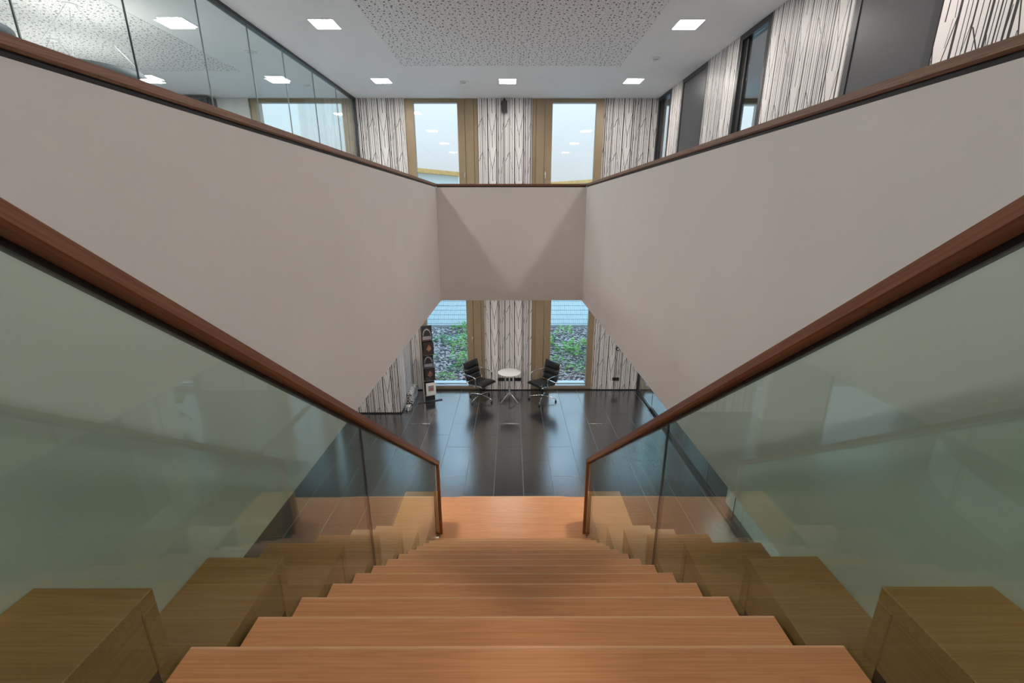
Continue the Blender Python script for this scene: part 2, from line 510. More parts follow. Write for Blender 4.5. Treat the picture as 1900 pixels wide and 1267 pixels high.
# ---- windows: glazed light + closed bronze side leaf
win_n = [0]
def window(x_out0, x_gl0, x_gl1, x_out1, z0, z1, zt, leaf, label, sill=0.0, handle=True):
    """frame from x_out0..x_out1; glass x_gl0..x_gl1, z0..z1; frame top zt; leaf 'r'/'l' side of closed panel"""
    win_n[0] += 1
    e = empty('window_%d' % win_n[0], ((x_out0 + x_out1)/2, YF, z0)); tag(e, label, kind='structure')
    ya, yb = YF + 0.03, YF + 0.16
    if leaf == 'r': fx = (x_out0, x_gl0); lf = (x_gl1, x_out1)
    else: fx = (x_gl1, x_out1); lf = (x_out0, x_gl0)
    MB().box(fx[0], fx[1], ya, yb, z0 - sill, zt, bev=0.003).build('window_frame', 'bronze_frame', e)
    MB().box(x_gl0, x_gl1, ya, yb, z1, zt, bev=0.003).build('window_frame', 'bronze_frame', e)
    if sill > 0:
        MB().box(x_gl0, x_gl1, ya, yb, z0 - sill, z0, bev=0.003).build('window_frame', 'bronze_frame', e)
        MB().box(x_gl0, x_gl1, YF + 0.03, YF + 0.15, z0, z0 + 0.028).build('glazing_bead', 'steel_light', e)
        MB().box(x_gl0, x_gl1, YF + 0.13, YF + 0.30, z0 + 0.028, z0 + 0.06).build('outer_sill', 'steel_light', e)
    # closed leaf with a sash rebate
    if lf[1] - lf[0] > 0.25:
        w = lf[1] - lf[0]
        near = lf[0] if leaf == 'r' else lf[1]
        s = 1 if leaf == 'r' else -1
        a, b = sorted((near, near + s * w * 0.36)); c, d = sorted((near + s * (w * 0.36 + 0.008), near + s * (w*0.80))); g, h = sorted((near + s*(w*0.80 + 0.006), near + s*w))
        MB().box(a, b, ya, yb, z0 - sill, zt, bev=0.003).build('window_frame', 'bronze_frame', e)
        lo = MB().box(c, d, ya - 0.006, yb, z0 - sill, zt, bev=0.003).build('sash_panel', 'bronze_frame', e)
        MB().box(g, h, ya + 0.002, yb, z0 - sill, zt, bev=0.003).build('window_frame', 'bronze_frame', e)
        if handle:
            hx = near + s * w * 0.30
            hz = handle
            MB().box(hx - 0.012, hx + 0.012, ya - 0.012, ya, hz - 0.03, hz + 0.03, bev=0.003)\
                .tube([(hx, ya - 0.005, hz + 0.015), (hx, ya - 0.045, hz + 0.015), (hx, ya - 0.045, hz - 0.11)], 0.009, 8).build('handle', 'alu', e)
    else:
        MB().box(lf[0], lf[1], ya, yb, z0 - sill, zt, bev=0.003).build('window_frame', 'bronze_frame', e)
    MB().box(x_gl0 - 0.005, x_gl1 + 0.005, YF + 0.085, YF + 0.097, z0, z1 + 0.005).build('pane', 'window_glass', e)
    return e
window(-2.33, -2.145, -1.18, -0.737, ZU + 0.05, 2.245, ZC, 'r', 'left upper window of the gallery, tall pane with bronze side leaf', 0.0, 0.80)
window(0.473, 0.918, 1.885, 2.058, ZU + 0.05, 2.245, ZC, 'l', 'right upper window of the gallery, tall pane with bronze side leaf', 0.0, 0.80)
window(-2.33, -2.12, -1.11, -0.662, ZG + 0.09, ZS - 0.12, ZS - 0.012, 'r', 'left lower window looking onto the planted bed', 0.085, -3.10)
window(0.519, 1.0, 1.945, 2.098, ZG + 0.09, ZS - 0.12, ZS - 0.012, 'l', 'right lower window looking onto the planted bed', 0.085, -3.10)
window(-5.70, -5.51, -3.71, -3.425, ZU + 0.05, 2.245, ZC, 'r', 'wide window of the meeting room behind the glass partition', 0.0, 0.80)
window(3.375, 3.42, 5.4, 5.58, ZU + 0.05, 2.2, ZC, 'l', 'window of the upper room behind the right wall', 0.0, None)
window(3.32, 3.52, 4.35, 4.83, ZG + 0.09, ZS - 0.12, ZS - 0.012, 'r', 'window of the lower side room, seen mirrored in the stair glass', 0.085, -3.1)
window(6.57, 6.75, 8.0, 8.18, ZG + 0.09, ZS - 0.12, ZS - 0.012, 'l', 'far window of the lower side room', 0.085, None)
# skirting along the lower window wall
sk = struct('baseboard_back', MB().box(-2.54, 3.285, YF - 0.012, YF + 0.028, ZG - 0.002, ZG + 0.022), 'black_metal')

# lower left block (striped) in front of the window wall
struct('wall_block', MB().box(-4.0, -2.545, 9.30, YO, ZG + 0.02, ZS - 0.012), 'stripes_x')
struct('wall_block_return', MB().box(-2.546, -2.540, 9.296, YF, ZG + 0.02, ZS - 0.012), 'stripes_y')
struct('baseboard_block', MB().box(-4.0, -2.536, 9.292, 9.30, ZG - 0.002, ZG + 0.03).box(-2.54, -2.532, 9.292, YF - 0.012, ZG - 0.002, ZG + 0.03), 'black_metal')
# recessed entrance glazing further left (seen mirrored in the right stair glass)
struct('wall_entrance', MB().box(-5.35, -4.0, 8.9, 9.1, ZG - 0.002, ZS - 0.012).box(-7.7, -5.35, 8.9, 9.1, -3.0, ZS - 0.012).box(XLO, -7.7, 8.9, 9.1, ZG - 0.002, ZS - 0.012), 'room_white')
e = empty('door_1', (-6.5, 8.98, ZG)); tag(e, 'bright glazed entrance, mirrored faintly in the right stair glass', kind='structure')
MB().box(-7.7, -7.62, 8.92, 9.04, ZG, -3.0, .003).build('door_frame', 'anthracite', e)
MB().box(-5.43, -5.35, 8.92, 9.04, ZG, -3.0, .003).build('door_frame', 'anthracite', e)
MB().box(-7.62, -5.43, 8.92, 9.04, -3.08, -3.0, .003).build('door_frame', 'anthracite', e)
MB().box(-7.62, -5.43, 8.975, 8.985, ZG + 0.005, -3.08).build('pane', 'window_glass', e)

# ------------------------------------------------------------------ upper right wall with doors
def wall_piece(y0, y1): WR.box(XWR, XWR + 0.15, y0, y1, ZU, ZC)
WR = MB()
for a, b in ((9.243, 9.82), (7.10, 8.15), (4.82, 6.30), (1.2, 3.84)):
    wall_piece(a, b)
WR.box(XWR, XWR + 0.15, 10.64, YF, ZU, ZC)
struct('wall_right_gallery', WR, 'stripes_y')
struct('wall_right_gallery_near', MB().box(XWR, XWR + 0.15, YB, 1.2, ZU, ZC), 'room_white')
dn = [1]
def door(y0, y1, glazed, label):
    dn[0] += 1
    e = empty('door_%d' % dn[0], (XWR, (y0+y1)/2, ZU)); tag(e, label, kind='structure')
    fw = 0.075
    for a, b in ((y0, y0 + fw), (y1 - fw, y1)):
        MB().box(XWR - 0.006, XWR + 0.14, a, b, ZU, ZC - 0.005, .003).build('door_frame', 'anthracite', e)
    MB().box(XWR - 0.006, XWR + 0.14, y0 + fw, y1 - fw, ZC - 0.08, ZC - 0.005, .003).build('door_frame', 'anthracite', e)
    if glazed:
        MB().box(XWR + 0.03, XWR + 0.08, y1 - fw - 0.10, y1 - fw, ZU + 0.01, ZC - 0.085, .003).build('door_stile', 'black_metal', e)
        MB().box(XWR + 0.03, XWR + 0.08, y0 + fw, y0 + fw + 0.05, ZU + 0.01, ZC - 0.085, .003).build('door_stile', 'black_metal', e)
        MB().box(XWR + 0.05, XWR + 0.06, y0 + fw + 0.05, y1 - fw - 0.10, ZU + 0.01, ZC - 0.085).build('pane', 'window_glass', e)
    else:
        lf = MB().box(XWR + 0.004, XWR + 0.05, y0 + fw + 0.006, y1 - fw - 0.006, ZU + 0.01, ZC - 0.086, .002).build('door_leaf', 'door_grey', e)
        MB().tube([(XWR + 0.004, y0 + fw + 0.08, ZU + 1.03), (XWR - 0.05, y0 + fw + 0.08, ZU + 1.03), (XWR - 0.05, y0 + fw + 0.2, ZU + 1.03)], 0.01, 8).build('handle', 'alu', lf)
door(9.82, 10.64, True, 'narrow glazed door at the far end of the gallery right wall')
door(8.15, 9.243, False, 'dark grey door between two striped wall pieces, farther of the two')
door(6.30, 7.10, True, 'black framed glazed door in the middle of the right wall')
door(3.84, 4.82, False, 'large dark grey door nearest the camera in the right wall')
# room behind the right wall
struct('wall_room_right', MB().box(6.6, 6.75, 1.2, YF, ZU, ZC), 'room_white')
struct('wall_room_right_near', MB().box(XWR + 0.15, 6.6, 1.2, 1.35, ZU, ZC), 'room_white')

# ------------------------------------------------------------------ upper glass partition (left)
gp = empty('glass_partition', (XGL, 6.0, ZU)); tag(gp, 'frameless glass partition of the upper meeting room on the left', 'partition')
MB().box(XGL - 0.05, XGL + 0.03, 0.0, YF, ZC - 0.045, ZC - 0.001).build('top_track', 'anthracite', gp)
MB().box(XGL - 0.05, XGL + 0.03, 0.0, YF, ZU, ZU + 0.05).build('bottom_track', 'anthracite', gp)
MB().box(XGL - 0.05, XGL + 0.03, YF - 0.06, YF - 0.001, ZU + 0.05, ZC - 0.045).build('end_post', 'anthracite', gp)
seams = [0.0, 1.2, 2.4, 3.54, 4.56, 5.61, 6.60, 7.52, 8.55, 9.6, YF - 0.06]
for i, (a, b) in enumerate(zip(seams[:-1], seams[1:])):
    MB().box(XGL - 0.006, XGL + 0.006, a + 0.004, b - 0.004, ZU + 0.05, ZC - 0.045).build('pane', 'partition_glass', gp)
    if i:
        MB().box(XGL - 0.007, XGL + 0.007, a - 0.004, a + 0.004, ZU + 0.05, ZC - 0.045).build('seam', 'black_metal' if i == 4 else 'seam_grey', gp)
struct('wall_meeting_left', MB().box(-8.4, -8.25, 0.0, YF, ZU, ZC), 'room_white')
struct('wall_meeting_near', MB().box(-8.25, XGL - 0.05, -0.15, 0.0, ZU, ZC), 'room_white')
db = empty('wall_cabinet', (-6.8, YF - 0.15, ZU)); tag(db, 'dark tall cabinet on the meeting room far wall behind the glass', 'cabinet')
MB().box(-7.15, -6.4, YF - 0.30, YF - 0.001, ZU, ZC - 0.03, .004).build('body', 'anthracite', db)
for k in range(2):
    MB().box(-7.14 + k*0.37, -6.78 + k*0.37, YF - 0.32, YF - 0.301, ZU + 0.05, ZC - 0.05, .003).build('cabinet_door', 'door_grey', db)

# ------------------------------------------------------------------ ceiling lamps
LS = 0.155
def make_lamp(z):
    e = empty('ceiling_lamp', (0, 0, z))
    f = MB(); o = LS + 0.012
    for a in ((-o, -LS, -o, o), (LS, o, -o, o), (-LS, LS, -o, -LS), (-LS, LS, LS, o)):
        f.box(a[0], a[1], a[2], a[3], z - 0.008, z)
    f.build('frame', 'lamp_frame', e)
    MB().box(-LS, LS, -LS, LS, z - 0.005, z).build('diffuser', 'lamp_glow', e)
    return e
lamp0 = make_lamp(ZC)
lamps = [
 (-2.43, 9.33, ZC, 'square ceiling lamp above the far left striped wall piece'),
 (-0.06, 9.36, ZC, 'square ceiling lamp in the middle, above the wall speaker'),
 (2.31, 9.34, ZC, 'square ceiling lamp above the far right striped wall piece'),
 (-2.43, 6.70, ZC, 'square ceiling lamp left of the perforated ceiling field'),
 (2.32, 6.70, ZC, 'square ceiling lamp right of the perforated ceiling field'),
 (-4.31, 6.64, ZC, 'square ceiling lamp in the meeting room, nearest behind the glass'),
 (-4.31, 9.20, ZC, 'square ceiling lamp in the meeting room near its window'),
 (-6.64, 9.15, ZC, 'square ceiling lamp deep in the meeting room, just above the parapet'),
 (-2.43, 4.07, ZC, 'square ceiling lamp over the left gallery, above the picture'),
 (2.32, 4.07, ZC, 'square ceiling lamp over the right gallery, above the picture'),
 (-2.43, 1.44, ZC, 'square ceiling lamp over the left gallery beside the camera'),
 (2.32, 1.44, ZC, 'square ceiling lamp over the right gallery beside the camera'),
 (-0.06, -1.2, ZC, 'square ceiling lamp behind the camera'),
 (4.9, 7.6, ZC, 'square ceiling lamp in the room behind the glazed door'),
 (-4.31, 4.07, ZC, 'square ceiling lamp in the meeting room, above the picture'),
 (-2.43, 7.25, ZS - 0.012, 'square lamp under the far gallery, left of the stairs'),
 (-0.06, 7.25, ZS - 0.012, 'square lamp under the far gallery, in line with the stairs'),
 (2.31, 7.25, ZS - 0.012, 'square lamp under the far gallery, right of the stairs'),
 (1.80, 4.35, ZS - 0.012, 'square lamp under the right gallery beside the stair landing'),
 (-1.80, 4.35, ZS - 0.012, 'square lamp under the left gallery beside the stair landing'),
 (-1.6, 9.1, ZS - 0.012, 'added square fill lamp under the far gallery by the left lower window'),  # unseen, added to brighten the lower window wall
 (1.5, 9.1, ZS - 0.012, 'added square fill lamp under the far gallery by the right lower window'),  # unseen too, added for more light on the ground floor
 (6.0, 7.2, ZS - 0.012, 'square lamp in the lower side room near its windows'),
 (6.0, 4.2, ZS - 0.012, 'square lamp in the lower side room, near end'),
 (-6.2, 4.2, ZS - 0.012, 'square lamp above the reception desk'),
]
for i, (x, y, z, lab) in enumerate(lamps):
    o = lamp0 if i == 0 else copy_tree(lamp0)
    o.location = (x, y, z); tag(o, lab, 'lamp', 'square recessed ceiling lamps')

# smoke detectors
for i, (x, y, r_, lab) in enumerate(((-0.90, 9.42, 0.06, 'small white smoke detector on the ceiling between two lamps'), (2.317, 8.05, 0.06, 'flat round detector on the ceiling near the right wall'),
        (-4.0, 7.76, 0.07, 'round ceiling detector behind the glass partition'), (-4.0, 9.65, 0.07, 'round ceiling detector by the meeting room window'))):
    e = empty('smoke_detector', (x, y, ZC)); tag(e, lab, 'detector', 'ceiling detectors')
    MB().lathe([(0, 0), (r_*1.25, 0), (r_*1.25, -0.012), (r_*0.95, -0.016), (0, -0.016)], x, y, ZC, 20).build('base', 'detector', e)
    if i == 0: MB().lathe([(0, -0.016), (r_*0.9, -0.016), (r_*0.8, -0.05), (r_*0.4, -0.065), (0, -0.065)], x, y, ZC, 20).build('head', 'detector', e)
    else: MB().lathe([(0, -0.016), (r_*0.7, -0.016), (r_*0.6, -0.024), (0, -0.024)], x, y, ZC, 20).build('head', 'steel_light', e)

# pendants of the meeting room: dark felt rings glowing upwards
def pendant(x, y, z, r_, lab):
    e = empty('pendant_lamp', (x, y, z)); tag(e, lab, 'lamp', 'round pendants in the meeting room')
    MB().lathe([(r_ - 0.03, 0.05), (r_, 0.05), (r_, -0.05), (r_ - 0.03, -0.06), (0, -0.06), (0, -0.03), (r_ - 0.03, -0.03), (r_ - 0.03, 0.05)], x, y, z, 40).build('shade', 'pendant_felt', e)
    MB().lathe([(0, -0.028), (r_ - 0.04, -0.028), (r_ - 0.04, 0.0), (0, 0.0)], x, y, z, 40).build('uplight', 'pendant_glow', e)
    MB().lathe([(0, 0), (0.075, 0), (0.075, -0.02), (0, -0.022)], x, y, ZC, 20).build('canopy', 'lamp_frame', e)
    for k in range(3):
        a = 2*math.pi*k/3 + 0.4
        MB().tube([(x + 0.05*math.cos(a), y + 0.05*math.sin(a), ZC - 0.02), (x + (r_-0.015)*math.cos(a), y + (r_-0.015)*math.sin(a), z + 0.05)], 0.0025, 5).build('cable', 'steel_light', e)
pendant(-5.2, 4.50, 1.575, 0.60, 'dark round pendant behind the glass at the left picture edge')
pendant(-5.2, 6.12, 1.575, 0.60, 'dark round pendant behind the glass, peeping over the parapet')
pendant(-6.52, 7.25, 1.40, 0.60, 'round pendant on thin cables deep in the meeting room')

# ------------------------------------------------------------------ staircase
st = empty('staircase', (XC, 4.6, ZG)); tag(st, 'straight oak staircase running down between the glass balustrades', 'staircase')
XTL, XTR = -0.766, 0.798
YPOST = 3.934
def tread(i, depth=None, far=None, zt=None):
    z = Z0 - i * RI if zt is None else zt
    yf = Y0 + i * G if far is None else far
    d = G + 0.035 if depth is None else depth
    t_ = MB().box(XTL, XTR, yf - d, yf - 0.009, z - 0.045, z, bev=0.002).build('tread', 'oak_tread', st)
    MB().box(XTL, XTR, yf - 0.009, yf, z - 0.045, z, bev=0.002).build('nosing_highlight', 'oak_edge_highlight', t_)  # pale strip: highlight painted along the tread edge
    return yf, z
for i in range(-1, 13):
    yf, z = tread(i)
    MB().box(XTL + 0.005, XTR - 0.005, yf - 0.036, yf - 0.016, z - RI + 0.001, z - 0.046).build('riser', 'oak_tread', st)
# landing and the hidden lower flight
ZL = Z0 - 13 * RI
YL = 4.555
MB().prism([(XTL, Y0 + 12*G - 0.035), (XTR, Y0 + 12*G - 0.035), (XTR, YPOST + 0.02), (1.188, YPOST + 0.02), (1.188, YL), (-1.153, YL), (-1.153, YPOST + 0.02), (XTL, YPOST + 0.02)], ZL - 0.06, ZL, 'z', bev=0.004).build('landing', 'oak_tread', st)
MB().box(-1.153, 1.188, YL, YL + 0.009, ZL - 0.06, ZL, bev=0.002).build('nosing_highlight', 'oak_edge_highlight', st)
nl = 7; rl = (ZL - ZG) / nl
for k in range(1, nl):
    z = ZL - k * rl; yf = YL + k * G
    tread(0, G + 0.035, yf, z)
for k in range(nl):
    yf = YL + k * G; z = ZL - k * rl
    MB().box(XTL + 0.005, XTR - 0.005, yf - 0.036, yf - 0.016, z - rl + (0.0 if k == nl-1 else 0.001), z - (0.061 if k == 0 else 0.046)).build('riser', 'oak_tread', st)
# top nosing at the upper floor
MB().box(XTL, XTR, 0.283, Y0 - 2*G, ZU - 0.045, ZU, bev=0.0035).build('tread', 'oak_tread', st)
# steel carriage below, reaching the ground
def zc_(y): return Z0 - 0.36 - SL * (y - Y0)
MB().prism([(1.05, zc_(1.05)), (1.05, zc_(1.05) - 0.2), (4.50, zc_(4.50) - 0.2), (4.50, ZG), (4.62, ZG), (4.62, zc_(4.62) )], -0.72, 0.75, 'x').build('carriage', 'anthracite', st)
for xa, xb in ((XTL - 0.024, XTL - 0.003), (XTR + 0.003, XTR + 0.024)):
    a, b = 0.40, 4.0
    def zz(y): return Z0 - 0.24 - SL * (y - Y0)
    MB().prism([(a, zz(a)), (a, zz(a) - 0.15), (b, zz(b) - 0.15), (b, zz(b))], xa, xb, 'x').build('glass_channel', 'black_matt', st)

# seating boxes beside the flight
ordw = ['nearest the camera', 'second from the camera', 'third from the camera', 'fourth from the camera', 'fifth from the camera', 'sixth from the camera', 'long one beside the landing']
BZ, BY = -0.800, 0.778
for side in (-1, 1):
    for k in range(7):
        zt = BZ - 2*k*RI
        yf = BY + k * 2 * G
        yn = yf - 2*G + 0.003
        if k == 0: yn = 0.285
        if k == 6: yf = 4.141
        xi = -0.793 if side < 0 else 0.822
        xo = (-1.056 if k < 2 else -1.153) if side < 0 else (1.069 if k < 2 else 1.188)
        zp = zt - 0.46 if k else zt - 0.40      # foot of the recessed black block, the gap's shade put into its colour
        zb = zt - 0.196
        if k == 6: zb = zp = ZL + 0.001
        a, b = sorted((xi, xo))
        e = empty('seating_box', ((a+b)/2, (yn+yf)/2, zp))
        tag(e, 'oak seating box %s of the stairs, %s' % ('left' if side < 0 else 'right', ordw[k]), 'bench', 'oak seating boxes along the stairs')
        T = 0.038
        MB().box(a, b, yn, yf, zt - T, zt, bev=0.002).build('top_board', 'oak_box', e)
        MB().box(a, b, yf - T, yf, zb, zt - T - 0.0005, bev=0.002).build('end_board', 'oak_box', e)
        if k < 6:
            MB().box(a + 0.006, b - 0.006, yn + 0.002, yf - 0.035, zp, zb + 0.02).build('gap_shade', 'black_matt', e)  # black colour stands for the shadow gap below the box
        # side panels set back 4 mm
        for xs, dr in ((a, 1), (b, -1)):
            p, q = sorted((xs + dr*0.004, xs + dr*0.022))
            MB().box(p, q, yn + 0.001, yf - T - 0.001, zb, zt - T - 0.001).build('side_panel', 'oak_box_side', e)

# glass balustrades
for side in (-1, 1):
    xr = -0.757 if side < 0 else 0.789
    xg = XTL - 0.0105 if side < 0 else XTR + 0.0105
    e = empty('glass_balustrade', (xr, YPOST, ZL)); tag(e, '%s glass stair balustrade with a dark brown timber handrail' % ('left' if side < 0 else 'right'), 'balustrade')
    ya = 0.20
    H = 0.034
    zend = -2.443 if side < 0 else -2.422
    ztop = lambda y: zend + SL * (YPOST - y)      # top of handrail
    # handrail with chamfered lower edge
    bm = MB()
    hw = 0.026
    cs = math.cos(math.atan(SL))
    prof = [(-hw, 0), (hw, 0), (hw, -H*0.78), (hw - 0.008, -H), (-hw + 0.008, -H), (-hw, -H*0.78)]
    ys = [ya, YPOST + 0.013]
    rings = []
    for y in ys:
        rings.append([bm.bm.verts.new((xr + px, y, ztop(y) + pz/cs)) for px, pz in prof])
    n = len(prof)
    for k in range(n): bm.bm.faces.new((rings[0][k], rings[0][(k+1) % n], rings[1][(k+1) % n], rings[1][k]))
    bm.bm.faces.new(rings[0]); bm.bm.faces.new(rings[1][::-1])
    bm.build('handrail', 'oak_rail', e)
    zb = lambda y: ztop(y) - H/cs
    MB().prism([(ya, zb(ya)), (YPOST, zb(YPOST)), (YPOST, zb(YPOST) - 0.016), (ya, zb(ya) - 0.016)], xg - 0.009, xg + 0.009, 'x').build('glazing_channel', 'black_metal', e)
    # post closing the free end
    xp = -0.750 if side < 0 else 0.783
    MB().box(xp - 0.016, xp + 0.016, YPOST - 0.013, YPOST + 0.013, ZL, ztop(YPOST) - 0.02, bev=0.002).build('post', 'oak_post', e)
    nos = lambda y: max(Z0 - SL * (y - Y0) - 0.16, -9)
    for a, b in ((ya, 2.030), (2.042, YPOST - 0.014)):
        MB().prism([(a, zb(a) - 0.014), (b, zb(b) - 0.014), (b, nos(b)), (a, nos(a))], xg - 0.006, xg + 0.006, 'x').build('glass_pane', 'stair_glass', e)
    MB().prism([(2.0305, zb(2.0305) - 0.017), (2.0415, zb(2.0415) - 0.017), (2.0415, nos(2.0415)), (2.0305, nos(2.0305))], xg - 0.005, xg + 0.005, 'x').build('pane_joint', 'black_metal', e)

# ------------------------------------------------------------------ lower right glass wall
gw = empty('glass_wall', (3.30, 7.0, ZG)); tag(gw, 'full-height glass wall closing off the lower side room on the right', 'partition')
MB().box(3.285, 3.345, 1.0, 9.45, ZG, ZG + 0.06, .003).build('bottom_track', 'dark_track', gw)
MB().box(3.27, 3.33, 9.55, YF - 0.001, ZG, ZG + 0.03, .003).build('bottom_track', 'dark_track', gw)
MB().box(3.285, 3.345, 1.0, YF - 0.001, ZS - 0.06, ZS - 0.013, .003).build('top_track', 'dark_track', gw)
MB().box(3.285, 3.345, YF - 0.05, YF - 0.001, ZG + 0.03, ZS - 0.06, .003).build('end_post', 'anthracite', gw)
cuts = [1.0, 2.1, 3.2, 4.3, 5.55, 6.45, 7.45, 8.5, 9.5, YF - 0.05]
for i, (a, b) in enumerate(zip(cuts[:-1], cuts[1:])):
    MB().box(3.309, 3.321, a + 0.004, b - 0.004, ZG + 0.06, ZS - 0.06).build('pane', 'partition_glass', gw)
    if i: MB().box(3.310, 3.320, a - 0.003, a + 0.003, ZG + 0.06, ZS - 0.06).build('seam', 'black_metal', gw)
MB().box(3.27, 3.34, 9.46, 9.54, ZG + 0.005, ZG + 0.05, .006).tube([(3.265, 9.58, ZG + 0.9), (3.265, 9.58, ZG + 1.3)], 0.012, 8).build('door_hardware', 'black_metal', gw)

# white column behind the glass wall
struct('column', MB().box(3.46, 3.86, 5.56, 6.05, ZG, ZS - 0.013, .006), 'white_plaster')
struct('wall_low_screen', MB().box(3.46, 3.52, 3.6, 5.54, ZG, ZG + 0.35), 'room_white')

# ------------------------------------------------------------------ chairs
def make_chair():
    e = empty('lounge_chair', (0, 0, 0))
    # faces +x, seat centre over the origin
    W = 0.25
    sh = 0.475
    # profile of the sling (x, z) seat front -> back top
    prof = [(0.27, sh - 0.015), (0.22, sh + 0.012), (0.05, sh - 0.005), (-0.12, sh - 0.02), (-0.19, sh + 0.0), (-0.235, sh + 0.07), (-0.275, sh + 0.23), (-0.315, sh + 0.40), (-0.335, sh + 0.475)]
    def pad(a, b, name, thick=0.066, puff=0.022):
        # resample between parameter a..b of the polyline (by length)
        pts = [Vector((p[0], 0, p[1])) for p in prof]
        ln = [0]
        for p, q in zip(pts[:-1], pts[1:]): ln.append(ln[-1] + (q-p).length)
        T_ = ln[-1]
        def at(t):
            t *= T_
            for i in range(len(pts)-1):
                if t <= ln[i+1] + 1e-9:
                    f = (t - ln[i]) / (ln[i+1] - ln[i]); return pts[i].lerp(pts[i+1], f), (pts[i+1]-pts[i]).normalized()
            return pts[-1], (pts[-1]-pts[-2]).normalized()
        mb = MB(); n = 7; m = 9
        top = []; bot = []
        for i in range(n):
            t = a + (b-a) * i/(n-1); p, d = at(t)
            nrm = Vector((d.z, 0, -d.x))
            if nrm.dot(Vector((0.6, 0, 1))) < 0: nrm = -nrm
            e1 = 1 - abs(2*i/(n-1) - 1)**4
            rt, rb = [], []
            for j in range(m):
                y = -W + 2*W*j/(m-1)
                e2 = 1 - abs(2*j/(m-1) - 1)**6
                h = thick*0.5*min(1, 0.45+0.55*min(e1, e2)) + puff*e1*e2
                rt.append(mb.bm.verts.new(p + Vector((0, y, 0)) + nrm*h)); rb.append(mb.bm.verts.new(p + Vector((0, y, 0)) - nrm*thick*0.3))
            top.append(rt); bot.append(rb)
        for i in range(n-1):
            for j in range(m-1):
                f = mb.bm.faces.new((top[i][j], top[i+1][j], top[i+1][j+1], top[i][j+1])); f.smooth = True
                mb.bm.faces.new((bot[i][j], bot[i][j+1], bot[i+1][j+1], bot[i+1][j]))
        for i in range(n-1):
            mb.bm.faces.new((top[i][0], bot[i][0], bot[i+1][0], top[i+1][0])); mb.bm.faces.new((top[i][-1], top[i+1][-1], bot[i+1][-1], bot[i][-1]))
        for j in range(m-1):
            mb.bm.faces.new((top[0][j], top[0][j+1], bot[0][j+1], bot[0][j])); mb.bm.faces.new((top[-1][j], bot[-1][j], bot[-1][j+1], top[-1][j+1]))
        return mb.build(name, 'leather', e)
    pad(0.0, 0.28, 'seat'); pad(0.285, 0.50, 'seat')
    pad(0.52, 0.68, 'backrest'); pad(0.685, 0.83, 'backrest'); pad(0.835, 1.0, 'backrest')
    for s in (-1, 1):
        y = s * (W + 0.012)
        MB().tube([(p[0], y, p[1] - 0.008) for p in prof], 0.012, 8).build('side_rail', 'chrome', e)
        # armrest loop
        MB().tube([(-0.28, y, sh + 0.24), (-0.27, y + s*0.035, sh + 0.235), (-0.10, y + s*0.045, sh + 0.225), (0.06, y + s*0.045, sh + 0.215), (0.10, y + s*0.045, sh + 0.20), (0.115, y + s*0.043, sh + 0.16), (0.10, y + s*0.03, sh + 0.02), (0.085, y, sh - 0.02)], 0.0115, 8).build('armrest', 'chrome', e)
    MB().tube([(0.02, -W, sh - 0.05), (0.02, -0.08, sh - 0.075), (0.02, 0.08, sh - 0.075), (0.02, W, sh - 0.05)], 0.014, 8).build('seat_bracket', 'chrome', e)
    MB().tube([(0, 0, sh - 0.07), (0, 0, 0.14)], 0.019, 12).lathe([(0, 0.30), (0.03, 0.30), (0.03, 0.17), (0, 0.17)], 0, 0, 0, 14).build('stem', 'black_metal', e)
    b = empty('base', (0, 0, 0), e)
    return e, b
chair0, base0 = make_chair()
def base_leg(bs):
    MB().lathe([(0, 0.165), (0.034, 0.165), (0.034, 0.115), (0, 0.115)], 0, 0, 0, 14).build('hub', 'chrome', bs, org=(0, 0, 0))
    for k in range(4):
        a = math.pi/2 * k
        c, s = math.cos(a), math.sin(a)
        MB().tube([(0.02*c, 0.02*s, 0.14), (0.20*c, 0.20*s, 0.115), (0.315*c, 0.315*s, 0.085), (0.335*c, 0.335*s, 0.07)], [0.018, 0.014, 0.012, 0.012], 8).build('leg', 'chrome', bs, org=(0, 0, 0))
        MB().tube([(0.335*c, 0.335*s, 0.075), (0.335*c, 0.335*s, 0.032)], 0.009, 8).build('foot_stem', 'chrome', bs, org=(0, 0, 0))
        MB().lathe([(0, 0.036), (0.024, 0.036), (0.026, 0.0), (0, 0.0)], 0.335*c, 0.335*s, 0, 12).build('glide', 'black_metal', bs, org=(0, 0, 0))
base_leg(base0)
chairs = [
 (-0.75, 10.08, -38, -34 + 38, 'black leather swivel chair left of the small white table'),
 (0.775, 10.02, 218, -16 - 218, 'black leather swivel chair right of the small white table'),
 (6.0, 8.95, 150, 20, 'black swivel chair in the lower side room near the windows'),
 (5.85, 7.0, 60, 10, 'black swivel chair in the lower side room beside the white column'),
]
for i, (x, y, a, ba, lab) in enumerate(chairs):
    o = chair0 if i == 0 else copy_tree(chair0)
    o.location = (x, y, ZG); o.rotation_euler = (0, 0, R(a)); tag(o, lab, 'chair', 'black leather swivel chairs')
    for ch in o.children:
        if ch.name.startswith('base'): ch.rotation_euler = (0, 0, R(ba))

